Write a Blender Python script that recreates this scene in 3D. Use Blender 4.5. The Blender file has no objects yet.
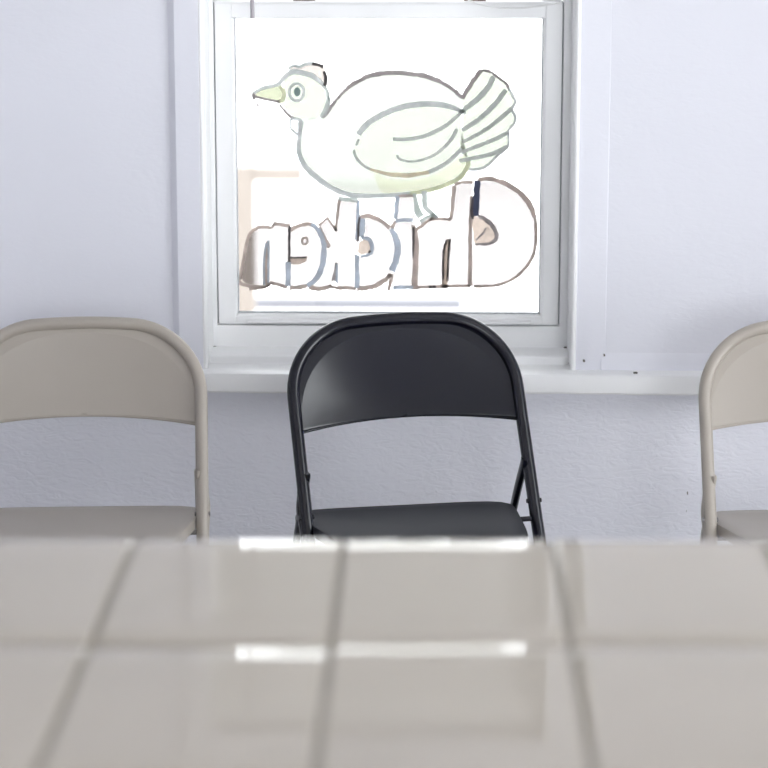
import bpy, math, random
from mathutils import Vector, Matrix
random.seed(7)
S = bpy.context.scene
COL = S.collection

# ------------------------------------------------------------------ camera
F = 2480.0                      # focal length in pixels (768 px frame)
PITCH = math.radians(12.14)
YAW = math.radians(1.25)
CAMH = 1.625
cd = bpy.data.cameras.new('camera'); cam = bpy.data.objects.new('camera', cd); COL.objects.link(cam)
cam.location = (0, 0, CAMH)
cam.rotation_euler = (math.pi / 2 - PITCH, 0, YAW)
cd.sensor_width = 36; cd.lens = F / 768 * 36
cd.dof.use_dof = True; cd.dof.focus_distance = 4.72; cd.dof.aperture_fstop = 3.6
cd.clip_start = 0.05; cd.clip_end = 200
S.camera = cam
RM = Matrix.Rotation(YAW, 3, 'Z') @ Matrix.Rotation(math.pi / 2 - PITCH, 3, 'X')
def ray(px, py):
    return RM @ Vector(((px - 384) / F, -(py - 384) / F, -1))
def P(px, py, Y):               # photo point on the vertical plane y = Y  -> (x, z)
    d = ray(px, py); t = Y / d.y
    return d.x * t, CAMH + d.z * t
def PH(px, py, Z):              # photo point on a level plane z = Z -> (x, y)
    d = ray(px, py); t = (Z - CAMH) / d.z
    return d.x * t, d.y * t

# ------------------------------------------------------------------ materials
def srgb(r, g, b):
    f = lambda c: (c / 255 / 12.92) if c / 255 <= .04045 else ((c / 255 + .055) / 1.055) ** 2.4
    return (f(r), f(g), f(b), 1)
def mat(name, col, rough=.5, var=.0, vscale=6, bump=0, bscale=60, metal=0, coat=0, spec=.5, detail=4):
    m = bpy.data.materials.new(name); m.use_nodes = True
    nt = m.node_tree; n = nt.nodes; l = nt.links
    b = n['Principled BSDF']
    b.inputs['Base Color'].default_value = col
    b.inputs['Roughness'].default_value = rough; b.inputs['Metallic'].default_value = metal
    b.inputs['Coat Weight'].default_value = coat; b.inputs['Specular IOR Level'].default_value = spec
    tc = n.new('ShaderNodeTexCoord')
    if var:
        t = n.new('ShaderNodeTexNoise'); t.inputs['Scale'].default_value = vscale; t.inputs['Detail'].default_value = detail
        l.new(tc.outputs['Object'], t.inputs['Vector'])
        mx = n.new('ShaderNodeMix'); mx.data_type = 'RGBA'
        mx.inputs['A'].default_value = tuple(c * (1 - var) for c in col[:3]) + (1,)
        mx.inputs['B'].default_value = tuple(min(1, c * (1 + var)) for c in col[:3]) + (1,)
        l.new(t.outputs['Fac'], mx.inputs['Factor']); l.new(mx.outputs['Result'], b.inputs['Base Color'])
    if bump:
        t = n.new('ShaderNodeTexNoise'); t.inputs['Scale'].default_value = bscale; t.inputs['Detail'].default_value = detail
        l.new(tc.outputs['Object'], t.inputs['Vector'])
        bp = n.new('ShaderNodeBump'); bp.inputs['Strength'].default_value = bump; bp.inputs['Distance'].default_value = .004
        l.new(t.outputs['Fac'], bp.inputs['Height']); l.new(bp.outputs['Normal'], b.inputs['Normal'])
    return m
def wall_material():
    m = bpy.data.materials.new('painted_plaster'); m.use_nodes = True
    nt = m.node_tree; n = nt.nodes; l = nt.links; b = n['Principled BSDF']
    b.inputs['Roughness'].default_value = .55
    g = n.new('ShaderNodeNewGeometry'); sx = n.new('ShaderNodeSeparateXYZ'); l.new(g.outputs['Position'], sx.inputs[0])
    t = n.new('ShaderNodeTexNoise'); t.inputs['Scale'].default_value = 2.2; t.inputs['Detail'].default_value = 5
    l.new(g.outputs['Position'], t.inputs['Vector'])
    mx = n.new('ShaderNodeMix'); mx.data_type = 'RGBA'
    mx.inputs['A'].default_value = (.745, .75, .82, 1); mx.inputs['B'].default_value = (.80, .80, .865, 1)
    l.new(t.outputs['Fac'], mx.inputs['Factor']); l.new(mx.outputs['Result'], b.inputs['Base Color'])
    # trowelled streaks, coarser below the ledge
    mp = n.new('ShaderNodeMapping'); mp.inputs['Scale'].default_value = (1.0, 1.0, 2.3); mp.inputs['Rotation'].default_value = (0, .25, 0)
    l.new(g.outputs['Position'], mp.inputs['Vector'])
    f1 = n.new('ShaderNodeTexNoise'); f1.inputs['Scale'].default_value = 32; f1.inputs['Detail'].default_value = 3; f1.inputs['Distortion'].default_value = 1.6
    l.new(mp.outputs[0], f1.inputs['Vector'])
    f2 = n.new('ShaderNodeTexNoise'); f2.inputs['Scale'].default_value = 9; f2.inputs['Detail'].default_value = 5; f2.inputs['Distortion'].default_value = .6
    l.new(g.outputs['Position'], f2.inputs['Vector'])
    mr = n.new('ShaderNodeMapRange'); mr.inputs['From Min'].default_value = .55; mr.inputs['From Max'].default_value = .60
    mr.inputs['To Min'].default_value = .42; mr.inputs['To Max'].default_value = .07
    l.new(sx.outputs['Z'], mr.inputs['Value'])
    b1 = n.new('ShaderNodeBump'); b1.inputs['Distance'].default_value = .006
    l.new(mr.outputs[0], b1.inputs['Strength']); l.new(f1.outputs['Fac'], b1.inputs['Height'])
    b2 = n.new('ShaderNodeBump'); b2.inputs['Distance'].default_value = .006; b2.inputs['Strength'].default_value = .22
    l.new(f2.outputs['Fac'], b2.inputs['Height']); l.new(b1.outputs['Normal'], b2.inputs['Normal'])
    l.new(b2.outputs['Normal'], b.inputs['Normal'])
    return m
def glass_material():
    m = bpy.data.materials.new('window_glass'); m.use_nodes = True
    nt = m.node_tree; n = nt.nodes; l = nt.links; n.clear()
    o = n.new('ShaderNodeOutputMaterial'); tr = n.new('ShaderNodeBsdfTransparent'); tr.inputs[0].default_value = (.97, .98, .98, 1)
    gl = n.new('ShaderNodeBsdfGlossy'); gl.inputs['Roughness'].default_value = .02
    fr = n.new('ShaderNodeFresnel'); fr.inputs[0].default_value = 1.45
    ms = n.new('ShaderNodeMixShader'); l.new(fr.outputs[0], ms.inputs[0]); l.new(tr.outputs[0], ms.inputs[1]); l.new(gl.outputs[0], ms.inputs[2])
    l.new(ms.outputs[0], o.inputs[0]); return m
def film(name, col, opacity, paint):      # translucent window paint: transmits `col`, scatters `paint`
    m = bpy.data.materials.new(name); m.use_nodes = True
    nt = m.node_tree; n = nt.nodes; l = nt.links; n.clear()
    o = n.new('ShaderNodeOutputMaterial'); tr = n.new('ShaderNodeBsdfTransparent'); tr.inputs[0].default_value = col
    df = n.new('ShaderNodeBsdfDiffuse'); tl = n.new('ShaderNodeBsdfTranslucent')
    tc = n.new('ShaderNodeTexCoord'); t = n.new('ShaderNodeTexNoise'); t.inputs['Scale'].default_value = 45; t.inputs['Detail'].default_value = 3
    l.new(tc.outputs['Object'], t.inputs['Vector'])
    mx = n.new('ShaderNodeMix'); mx.data_type = 'RGBA'
    mx.inputs['A'].default_value = tuple(c * .62 for c in paint[:3]) + (1,); mx.inputs['B'].default_value = tuple(min(1, c * 1.4) for c in paint[:3]) + (1,)
    l.new(t.outputs['Fac'], mx.inputs['Factor'])
    l.new(mx.outputs['Result'], df.inputs[0]); l.new(mx.outputs['Result'], tl.inputs[0])
    m1 = n.new('ShaderNodeMixShader'); m1.inputs[0].default_value = .30; l.new(df.outputs[0], m1.inputs[1]); l.new(tl.outputs[0], m1.inputs[2])
    m2 = n.new('ShaderNodeMixShader'); m2.inputs[0].default_value = opacity; l.new(tr.outputs[0], m2.inputs[1]); l.new(m1.outputs[0], m2.inputs[2])
    l.new(m2.outputs[0], o.inputs[0]); return m

M = {}
M['wall'] = wall_material()
M['trim'] = mat('gloss_white_paint', (.87, .87, .88, 1), .38, var=.02, vscale=5, bump=.12, bscale=22)
M['vinyl'] = mat('white_vinyl', (.91, .91, .92, 1), .32, var=.015, vscale=8)
M['gasket'] = mat('grey_gasket', (.48, .50, .53, 1), .6, var=.1, vscale=20)
M['glass'] = glass_material()
M['ceiling'] = mat('ceiling_paint', (.80, .80, .80, 1), .8, var=.03, vscale=3, bump=.1)
M['floor'] = mat('floor_vinyl', (.66, .64, .62, 1), .4, var=.12, vscale=4)
M['beige'] = mat('beige_enamel', (.385, .346, .305, 1), .36, var=.02, vscale=9, bump=.03, bscale=240)
M['black'] = mat('black_enamel', (.0035, .004, .010, 1), .22, var=.08, vscale=9, bump=.02, bscale=260, spec=.43)
M['black_pad'] = mat('charcoal_seat_enamel', (.026, .027, .034, 1), .6, var=.06, vscale=12, spec=.2)
M['rubber'] = mat('dark_rubber', (.02, .02, .022, 1), .7, var=.1)
M['steel'] = mat('zinc_steel', (.25, .24, .24, 1), .35, metal=.8, var=.1)
M['tile'] = mat('glazed_tile', (.50, .448, .385, 1), .05, var=.035, vscale=3, spec=.45)
M['grout'] = mat('sanded_grout', (.27, .245, .205, 1), .85, var=.1, vscale=40, bump=.2, bscale=300)
M['cabinet'] = mat('counter_cabinet', (.5, .47, .43, 1), .45, var=.05)
M['blind'] = mat('blind_white', (.78, .78, .79, 1), .45, var=.03)
nt_ = M['blind'].copy(); nt_.name = 'blind_slat'; M['slat'] = nt_
_n = nt_.node_tree.nodes; _l = nt_.node_tree.links
_t = _n.new('ShaderNodeBsdfTranslucent'); _t.inputs[0].default_value = (.8, .8, .8, 1)
_m = _n.new('ShaderNodeMixShader'); _m.inputs[0].default_value = .12
_o = [q for q in _n if q.type == 'OUTPUT_MATERIAL'][0]
_l.new(_n['Principled BSDF'].outputs[0], _m.inputs[1]); _l.new(_t.outputs[0], _m.inputs[2]); _l.new(_m.outputs[0], _o.inputs[0])
M['wand'] = mat('blind_wand', (.42, .39, .42, 1), .25, var=.05)
M['cord'] = mat('white_cord', (.85, .85, .85, 1), .7, var=.03)
M['dirt'] = mat('dirt', (.09, .08, .065, 1), .9, var=.3, vscale=200)
M['latch'] = mat('bronze_latch', (.20, .14, .12, 1), .4, var=.1)
M['asphalt'] = mat('asphalt', (.62, .61, .60, 1), .9, var=.05, vscale=2)
M['kerb'] = mat('kerb_stone', (.15, .15, .165, 1), .9, var=.1, vscale=6)
M['render'] = mat('white_render', (.84, .84, .84, 1), .9, var=.02, vscale=1)
M['band'] = mat('pale_grey_render', (.80, .80, .80, 1), .9, var=.02, vscale=1)
M['peach'] = mat('peach_timber', (.195, .168, .146, 1), .8, var=.06, vscale=6)
# ------------------------------------------------------------------ mesh helpers
def link(name, me, m, parent=None):
    o = bpy.data.objects.new(name, me); COL.objects.link(o)
    if m: me.materials.append(m)
    if parent: o.parent = parent
    return o
def tag(o, label=None, cat=None, group=None, kind=None):
    if label: o['label'] = label
    if cat: o['category'] = cat
    if group: o['group'] = group
    if kind: o['kind'] = kind
    return o
def empty(name, loc=(0, 0, 0), rz=0):
    o = bpy.data.objects.new(name, None); COL.objects.link(o); o.location = loc; o.rotation_euler = (0, 0, rz)
    o.empty_display_size = .1; return o
class MB:
    def __init__(s): s.v = []; s.f = []; s.sharp = []
    def box(s, x0, x1, y0, y1, z0, z1):
        n = len(s.v)
        s.v += [(x0,y0,z0),(x1,y0,z0),(x1,y1,z0),(x0,y1,z0),(x0,y0,z1),(x1,y0,z1),(x1,y1,z1),(x0,y1,z1)]
        s.f += [tuple(n + i for i in q) for q in ((0,3,2,1),(4,5,6,7),(0,1,5,4),(1,2,6,5),(2,3,7,6),(3,0,4,7))]; return s
    def prism(s, poly, axis, a, b):      # closed polygon swept straight along an axis
        n = len(s.v); k = len(poly)
        for c in (a, b):
            for (p, q) in poly:
                s.v.append({'x': (c, p, q), 'y': (p, c, q), 'z': (p, q, c)}[axis])
        s.f.append(tuple(n + i for i in range(k))[::-1]); s.f.append(tuple(n + k + i for i in range(k)))
        for i in range(k): s.f.append((n + i, n + (i + 1) % k, n + k + (i + 1) % k, n + k + i))
        return s
    def tube(s, pts, r, seg=16, flat=1.0, up=None):
        pts = [Vector(p) for p in pts]; n0 = len(s.v); T = []
        for i in range(len(pts)):
            T.append((pts[min(i + 1, len(pts) - 1)] - pts[max(i - 1, 0)]).normalized())
        u = (Vector(up) if up else (Vector((1, 0, 0)) if abs(T[0].x) < .9 else Vector((0, 1, 0))))
        for i, p in enumerate(pts):
            u = (u - T[i] * u.dot(T[i])).normalized(); w = T[i].cross(u)
            rr = r[i] if isinstance(r, (list, tuple)) else r
            for k in range(seg):
                a = 2 * math.pi * k / seg
                s.v.append(tuple(p + u * math.cos(a) * rr + w * math.sin(a) * rr * flat))
        for i in range(len(pts) - 1):
            for k in range(seg):
                a = n0 + i * seg + k; b = n0 + i * seg + (k + 1) % seg
                s.f.append((a, b, b + seg, a + seg))
        s.f.append(tuple(n0 + k for k in range(seg))[::-1]); e = n0 + (len(pts) - 1) * seg
        s.f.append(tuple(e + k for k in range(seg))); return s
    def build(s, name, m, parent=None, smooth=False, bevel=0, segs=2):
        me = bpy.data.meshes.new(name); me.from_pydata(s.v, [], s.f); me.validate()
        import bmesh
        bm = bmesh.new(); bm.from_mesh(me); bmesh.ops.recalc_face_normals(bm, faces=bm.faces); bm.to_mesh(me); bm.free()
        if smooth:
            me.polygons.foreach_set('use_smooth', [True] * len(me.polygons))
            try: me.set_sharp_from_angle(angle=math.radians(40))
            except Exception: pass
        o = link(name, me, m, parent)
        if bevel:
            b = o.modifiers.new('bevel', 'BEVEL'); b.width = bevel; b.segments = segs; b.limit_method = 'ANGLE'
            me.polygons.foreach_set('use_smooth', [True] * len(me.polygons))
            try: b.harden_normals = True
            except Exception: pass
        return o
def build_split(mb, name, m, parent=None, smooth=False):     # one object per separate piece
    par = list(range(len(mb.v)))
    def fd(i):
        while par[i] != i: par[i] = par[par[i]]; i = par[i]
        return i
    for f in mb.f:
        for q in f[1:]: par[fd(q)] = fd(f[0])
    grp = {}
    for f in mb.f: grp.setdefault(fd(f[0]), []).append(f)
    out = []
    for fs in grp.values():
        ids = sorted({i for f in fs for i in f}); mp = {i: k for k, i in enumerate(ids)}
        c = MB(); c.v = [mb.v[i] for i in ids]; c.f = [tuple(mp[i] for i in f) for f in fs]
        out.append(c.build(name, m, parent, smooth=smooth))
    return out
def catmull(pts, n=8):
    out = []; k = len(pts)
    for i in range(k - 1):
        p0, p1, p2, p3 = pts[max(i - 1, 0)], pts[i], pts[i + 1], pts[min(i + 2, k - 1)]
        for j in range(n):
            t = j / n
            out.append(tuple(.5 * (2 * p1[c] + (p2[c] - p0[c]) * t + (2 * p0[c] - 5 * p1[c] + 4 * p2[c] - p3[c]) * t * t + (3 * p1[c] - p0[c] - 3 * p2[c] + p3[c]) * t ** 3) for c in range(len(p1))))
    out.append(tuple(pts[-1])); return out

# ------------------------------------------------------------------ room shell
YW = 4.86                        # room face of the window wall
TH = .24
XL, XR, YB, ZC = -3.0, 2.9, -2.6, 2.75
YS = YW + .115                   # front of the lower sash
YG = YS + .017                   # lower glass
# hole in the wall
hx0 = P(202, 150, YW)[0]; hx1 = P(576.5, 150, YW)[0]
hz0 = P(388, 366, YW)[1]; hz1 = 1.98
def struct(o): o['kind'] = 'structure'; return o
w = MB()
w.box(XL - .15, hx0, YW, YW + TH, 0, ZC).box(hx1, XR + .15, YW, YW + TH, 0, ZC).box(hx0, hx1, YW, YW + TH, 0, hz0 - .005).box(hx0, hx1, YW, YW + TH, hz1, ZC)
struct(w.build('wall_back', M['wall']))
struct(MB().box(XL - .15, XL, YB, YW, 0, ZC).build('wall_left', M['wall']))
struct(MB().box(XL - .15, XR + .15, YB - .15, YW + TH, -.1, 0).build('floor', M['floor']))
struct(MB().box(XL - .15, XR + .15, YB - .15, YW + TH, ZC, ZC + .1).build('ceiling', M['ceiling']))
# shop windows in the right wall and behind the camera light the room
RW = (2.1, 3.5, .2, 2.69)
FW = (.1, 2.6, .4, 2.2)
w = MB(); w.box(XR, XR + .15, YB, RW[0], 0, ZC).box(XR, XR + .15, RW[1], YW, 0, ZC).box(XR, XR + .15, RW[0], RW[1], 0, RW[2]).box(XR, XR + .15, RW[0], RW[1], RW[3], ZC)
struct(w.build('wall_right', M['wall']))
w = MB(); w.box(XL - .15, FW[0], YB - .15, YB, 0, ZC).box(FW[1], XR + .15, YB - .15, YB, 0, ZC).box(FW[0], FW[1], YB - .15, YB, 0, FW[2]).box(FW[0], FW[1], YB - .15, YB, FW[3], ZC)
struct(w.build('wall_front', M['wall']))
w2 = struct(empty('window_2', (XR, (RW[0] + RW[1]) / 2, RW[2])))
w3 = struct(empty('window_3', ((FW[0] + FW[1]) / 2, YB, FW[2])))
def kid(o, par): o.parent = par; o.matrix_parent_inverse = Matrix.Translation(-Vector(par.location)); return o
fr = MB(); t = .05
for (a, b) in ((RW[0], RW[0] + t), (RW[1] - t, RW[1]), ((RW[0] + RW[1]) / 2 - t / 2, (RW[0] + RW[1]) / 2 + t / 2)): fr.box(XR + .04, XR + .10, a, b, RW[2], RW[3])
for (a, b) in ((RW[2], RW[2] + t), (RW[3] - t, RW[3])): fr.box(XR + .04, XR + .10, RW[0], RW[1], a, b)
kid(fr.build('window_frame', M['vinyl']), w2)
fr3 = MB()
for (a, b) in ((FW[0], FW[0] + t), (FW[1] - t, FW[1]), ((FW[0] + FW[1]) / 2 - t / 2, (FW[0] + FW[1]) / 2 + t / 2)): fr3.box(a, b, YB - .10, YB - .04, FW[2], FW[3])
for (a, b) in ((FW[2], FW[2] + t), (FW[3] - t, FW[3])): fr3.box(FW[0], FW[1], YB - .10, YB - .04, a, b)
kid(fr3.build('window_frame', M['vinyl']), w3)
kid(MB().box(FW[0] + .02, FW[1] - .02, YB - .070, YB - .066, FW[2] + .02, FW[3] - .02).build('glass_pane', M['glass']), w3)
kid(MB().box(XR + .066, XR + .070, RW[0] + .02, RW[1] - .02, RW[2] + .02, RW[3] - .02).build('glass_pane', M['glass']), w2)

# ledge that runs along the wall below the window (front nose + top)
zt = P(388, 374, YW - .05)[1]; zb = P(388, 394, YW - .05)[1]
random.seed(3)
lg = MB(); NX = 160; prof = [(YW + .0, zb), (YW - .046, zb), (YW - .050, zb + .004), (YW - .050, zt - .008), (YW - .047, zt - .002), (YW - .041, zt), (YW + .002, zt + .001)]
for i in range(NX + 1):
    x = XL + (XR - XL) * i / NX
    dz = .0012 * math.sin(x * 9) + random.uniform(-.0007, .0007); dy = random.uniform(-.0006, .0006)
    for (y, z) in prof: lg.v.append((x, y + (dy if y < YW - .03 else 0), z + (dz if y < YW - .03 else 0)))
k = len(prof)
for i in range(NX):
    for j in range(k - 1):
        a = i * k + j; lg.f.append((a, a + 1, a + 1 + k, a + k))
    a = i * k; lg.f.append((a + k - 1, a, a + k, a + k - 1 + k))
lg.f.append(tuple(range(k))); lg.f.append(tuple(NX * k + j for j in range(k)))
ledge = struct(lg.build('trim_1', M['trim'], smooth=True))
# soft plaster fillet over the ledge beside the window, both sides
zf = P(640, 352, YW)[1]
fl = MB()
for (a, b) in ((hx1 + .055, XR), (XL, hx0 - .055)):
    fl.prism([(YW + .001, zt), (YW - .008, zt), (YW - .0055, zt + .005), (YW - .003, zt + .013), (YW - .0012, zf - .004), (YW + .001, zf)], 'x', a, b)
struct(fl.build('trim_2', M['wall'], bevel=.002))

# ------------------------------------------------------------------ the window
W1 = struct(empty('window_1', ((hx0 + hx1) / 2, YW, hz0)))
def wpart(o): return kid(o, W1)
# casing boards with a chamfered outer edge, left and right
def casing(xin, sgn):
    bw, ch, th = (.050, .013, .013) if sgn < 0 else (.030, .034, .005)
    poly = [(xin, YW + .002), (xin, YW - th + .003), (xin + sgn * .003, YW - th), (xin + sgn * bw, YW - th), (xin + sgn * (bw + ch), YW - .001), (xin + sgn * (bw + ch), YW + .002)]
    return MB().prism(poly, 'z', zt - .001, hz1 + .06)
wpart(casing(hx0, -1).build('casing', M['wall'], bevel=.002))
wpart(casing(hx1, 1).build('casing', M['wall'], bevel=.002))
wpart(MB().box(hx0 - .063, hx1 + .063, YW - .016, YW + .002, hz1, hz1 + .075).build('head_casing', M['wall'], bevel=.003))
# round bead on each jamb's inner edge, whiter to carry the corner highlight
for xin, sg in ((hx0, 1), (hx1, -1)):
    wpart(MB().tube([(xin + sg * .0005, YW - .008, zt), (xin + sg * .0005, YW - .008, hz1)], .0055, 12).build('edge_bead', M['vinyl'], smooth=True))
# jamb frame (vinyl), stepped
fx0 = P(216.6, 170, YS)[0]; fx1 = P(560.4, 170, YS)[0]
fz0 = P(388, 324.5, YS)[1]; meet = P(388, 2.5, YS)[1]
for a, b in ((hx0 - .001, fx0 - .0025), (fx1 + .0025, hx1 + .001)):
    j = MB().box(a, b, YS - .004, YW + TH - .02, fz0 - .004, hz1)
    wpart(j.build('jamb', M['vinyl'], bevel=.002))
for a, b in ((hx0 - .001, hx0 + .007), (hx1 - .007, hx1 + .001)):
    wpart(MB().box(a, b, YW + .006, YS - .004, hz0, hz1).build('jamb_stop', M['trim'], bevel=.002))
wpart(MB().box(hx0, hx1, YS - .03, YW + TH - .02, hz1 - .03, hz1 + .001).build('head_jamb', M['vinyl'], bevel=.002))
# stool steps under the sash
z1 = P(388, 347, YS - .004)[1]           # bottom of the sub frame face
zl = z1 - .001
YL = YW + .035
zl2 = P(388, 356, YL)[1]
wpart(MB().box(hx0 - .002, hx1 + .002, YS - .004, YW + TH - .02, zl - .02, fz0 - .002).build('sub_frame', M['vinyl'], bevel=.0015))
wpart(MB().prism([(YL, hz0 - .02), (YL, zl2 - .002), (YL + .003, zl2 + .001), (YS - .002, zl + .001), (YS - .002, hz0 - .02)], 'x', hx0, hx1).build('stool_step', M['trim'], bevel=.002))
wpart(MB().prism([(YW - .002, zt - .02), (YW - .002, zt + .0005), (YL + .002, P(388, 364, YL)[1]), (YL + .002, zt - .02)], 'x', hx0, hx1).build('stool', M['trim'], bevel=.001))
# lower sash
gx0 = P(236, 170, YS)[0]; gx1 = P(541.5, 170, YS)[0]; gz0 = P(388, 314.5, YS)[1]; gz1 = P(388, 18.5, YS)[1]
sd = .034
def sash(x0, x1, z0, z1, a0, a1, b0, b1, y, name):
    o = MB()
    o.box(x0, a0, y, y + sd, z0, z1).box(a1, x1, y, y + sd, z0, z1).box(a0, a1, y, y + sd, z0, b0).box(a0, a1, y, y + sd, b1, z1)
    return wpart(o.build(name, M['vinyl'], bevel=.0012))
bd = .005
sash(fx0, fx1, fz0, meet, gx0 - bd, gx1 + bd, gz0 - bd, gz1 + .001, YS, 'lower_sash')
# glazing bead, sloped towards the glass
gb = MB()
gb.prism([(gx0 - bd - .001, YS + .001), (gx0 - .0015, YS + .003), (gx0, YG), (gx0 - bd - .001, YG)], 'z', gz0 - bd, gz1)
gb.prism([(gx1 + bd + .001, YS + .001), (gx1 + .0015, YS + .003), (gx1, YG), (gx1 + bd + .001, YG)], 'z', gz0 - bd, gz1)
gb.prism([(YS + .001, gz0 - bd - .001), (YS + .003, gz0 - .002), (YG, gz0), (YG, gz0 - bd - .001)], 'x', gx0 - bd, gx1 + bd)
wpart(gb.build('glazing_bead', M['trim']))
gk = MB(); g = .0022
gk.box(gx0, gx0 + g, YG - .003, YG - .001, gz0, gz1).box(gx1 - g, gx1, YG - .003, YG - .001, gz0, gz1).box(gx0, gx1, YG - .003, YG - .001, gz0, gz0 + g * 1.6)
wpart(gk.build('gasket', M['gasket']))
# dark joint between sash and jamb
jt = MB(); jt.box(fx0 - .0025, fx0, YS + .010, YS + .014, fz0, meet).box(fx1, fx1 + .0025, YS + .010, YS + .014, fz0, meet).box(fx0, fx1, YS + .006, YS + .010, fz0 - .002, fz0)
wpart(jt.build('sash_joint', M['gasket']))
# finger lip along the bottom rail
lx0 = P(247, 320, YS)[0]; lx1 = P(531, 320, YS)[0]
wpart(MB().prism([(YS + .001, fz0 + .002), (YS - .009, fz0 + .003), (YS - .009, fz0 + .0065), (YS + .001, fz0 + .010)], 'x', lx0, lx1).build('finger_lip', M['trim'], bevel=.001))
# projecting lip at the top of the meeting rail, latches
wpart(MB().box(fx0, fx1, YS - .004, YS + .03, meet - .003, meet + .003).build('meeting_rail_lip', M['trim'], bevel=.0012))
for px in (304, 475):
    lx = P(px, 0, YS)[0]
    lt = MB().box(lx - .022, lx + .022, YS + .004, YS + .022, meet + .002, meet + .008).box(lx + .004, lx + .03, YS + .008, YS + .016, meet + .008, meet + .013)
    wpart(lt.build('sash_latch', M['latch'], bevel=.0015))
wpart(MB().box(gx0 - .004, gx1 + .004, YG, YG + .004, gz0 - .004, gz1 + .004).build('glass_pane', M['glass']))
# upper sash, one track further out
YU = YS + .04
sash(fx0, fx1, meet - .035, hz1 - .03, gx0, gx1, meet + .004, hz1 - .07, YU, 'upper_sash')
wpart(MB().box(gx0 - .004, gx1 + .004, YU + .017, YU + .021, meet, hz1 - .065).build('glass_pane', M['glass']))
# dirt in the sill corners and small nail holes
def blob(px, py, Y, sx, sz, nm='dirt_smudge'):
    x, z = P(px, py, Y); m_ = MB(); n = 12
    poly = [(x + math.cos(2 * math.pi * i / n) * sx * random.uniform(.6, 1.2), z + math.sin(2 * math.pi * i / n) * sz * random.uniform(.6, 1.2)) for i in range(n)]
    m_.prism(poly, 'y', Y - .0015, Y + .001); return m_.build(nm, M['dirt'])
for a in ((209, 347.3, YS - .0055, .006, .0022), (214, 346.6, YS - .0055, .005, .0012), (566, 347.5, YS - .0055, .006, .0022), (570, 362, YL - .002, .0035, .004)): wpart(blob(*a))
# head of blind
bz = 1.50; YBL = YW + .055
bl = empty('horizontal_blind', ((hx0 + hx1) / 2, YBL, hz1 - .03))
tag(bl, 'white slatted blind over the top of the window, only wand and cord showing', 'blind')
kid(MB().box(hx0 + .012, hx1 - .012, YBL - .02, YBL + .02, hz1 - .075, hz1 - .03).build('headrail', M['blind'], bevel=.003), bl)
sl = MB(); z = bz + .02
while z < hz1 - .085:
    n = len(sl.v)
    for x in (hx0 + .014, hx1 - .014):
        for (dy, dz) in ((.004, -.0125), (0, 0), (-.004, .0125), (-.003, .0127), (.001, 0), (.005, -.0123)): sl.v.append((x, YBL + dy, z + dz))
    for j in range(6): sl.f.append((n + j, n + (j + 1) % 6, n + 6 + (j + 1) % 6, n + 6 + j))
    sl.f += [tuple(n + j for j in range(6)), tuple(n + 6 + j for j in range(6))]
    z += .0175
kid(sl.build('slats', M['slat']), bl)
kid(MB().box(hx0 + .014, hx1 - .014, YBL - .012, YBL + .012, bz - .008, bz + .006).build('bottom_rail', M['blind'], bevel=.003), bl)
YWD = YBL - .030
wx0, wz0 = P(252.5, 18.5, YWD); wx1, wz1 = P(252, 0, YWD)
kid(MB().tube([(wx0, YWD, wz0), (wx0 - .0005, YWD, wz0 + .2), (wx1 - .001, YWD + .004, hz1 - .06), (wx1 - .001, YWD + .02, hz1 - .055)], .0042, 10).build('tilt_wand', M['wand'], smooth=True), bl)
YCD = YS - .012
cp = [P(px, py, YCD) for px, py in ((466, -4), (474, 2.0), (486, 5.6), (500, 7.8), (515, 8.2), (530, 7.2), (545, 5.2), (556, 3.4), (561, -2))]
cp = [(x, YCD, z) for x, z in cp]
cp = [(cp[0][0] - .004, YBL - .016, hz1 - .06), (cp[0][0] - .003, YBL - .016, cp[0][2] + .06)] + cp + [(cp[-1][0] + .002, YBL - .016, cp[-1][2] + .08), (cp[-1][0] + .001, YBL - .016, hz1 - .06)]
kid(MB().tube(catmull(cp, 6), .0016, 8).build('pull_cord', M['cord'], smooth=True), bl)
# nail heads and chips on the wall near the ledge
for (px, py, r) in ((584, 361, .0022), (604.5, 355.5, .0016), (635.5, 369, .0018)):
    yy = YW - .012 if py < 365 else YW - .03
    x, zz = P(px, py, yy)
    if py > 365: n = MB().box(x - .004, x + .004, yy - .003, yy + .002, zt - .001, zt + .002)
    else: n = MB().tube([(x, yy - .002, zz), (x, YW, zz)], r, 8)
    o = n.build('nail_head', M['dirt'], ledge)

for a in ((687.5, 493, YW, .0012, .004), (686.5, 511, YW, .0008, .0015)):
    o = blob(*a, nm='paint_chip'); o.parent = bpy.data.objects['wall_back']
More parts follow.
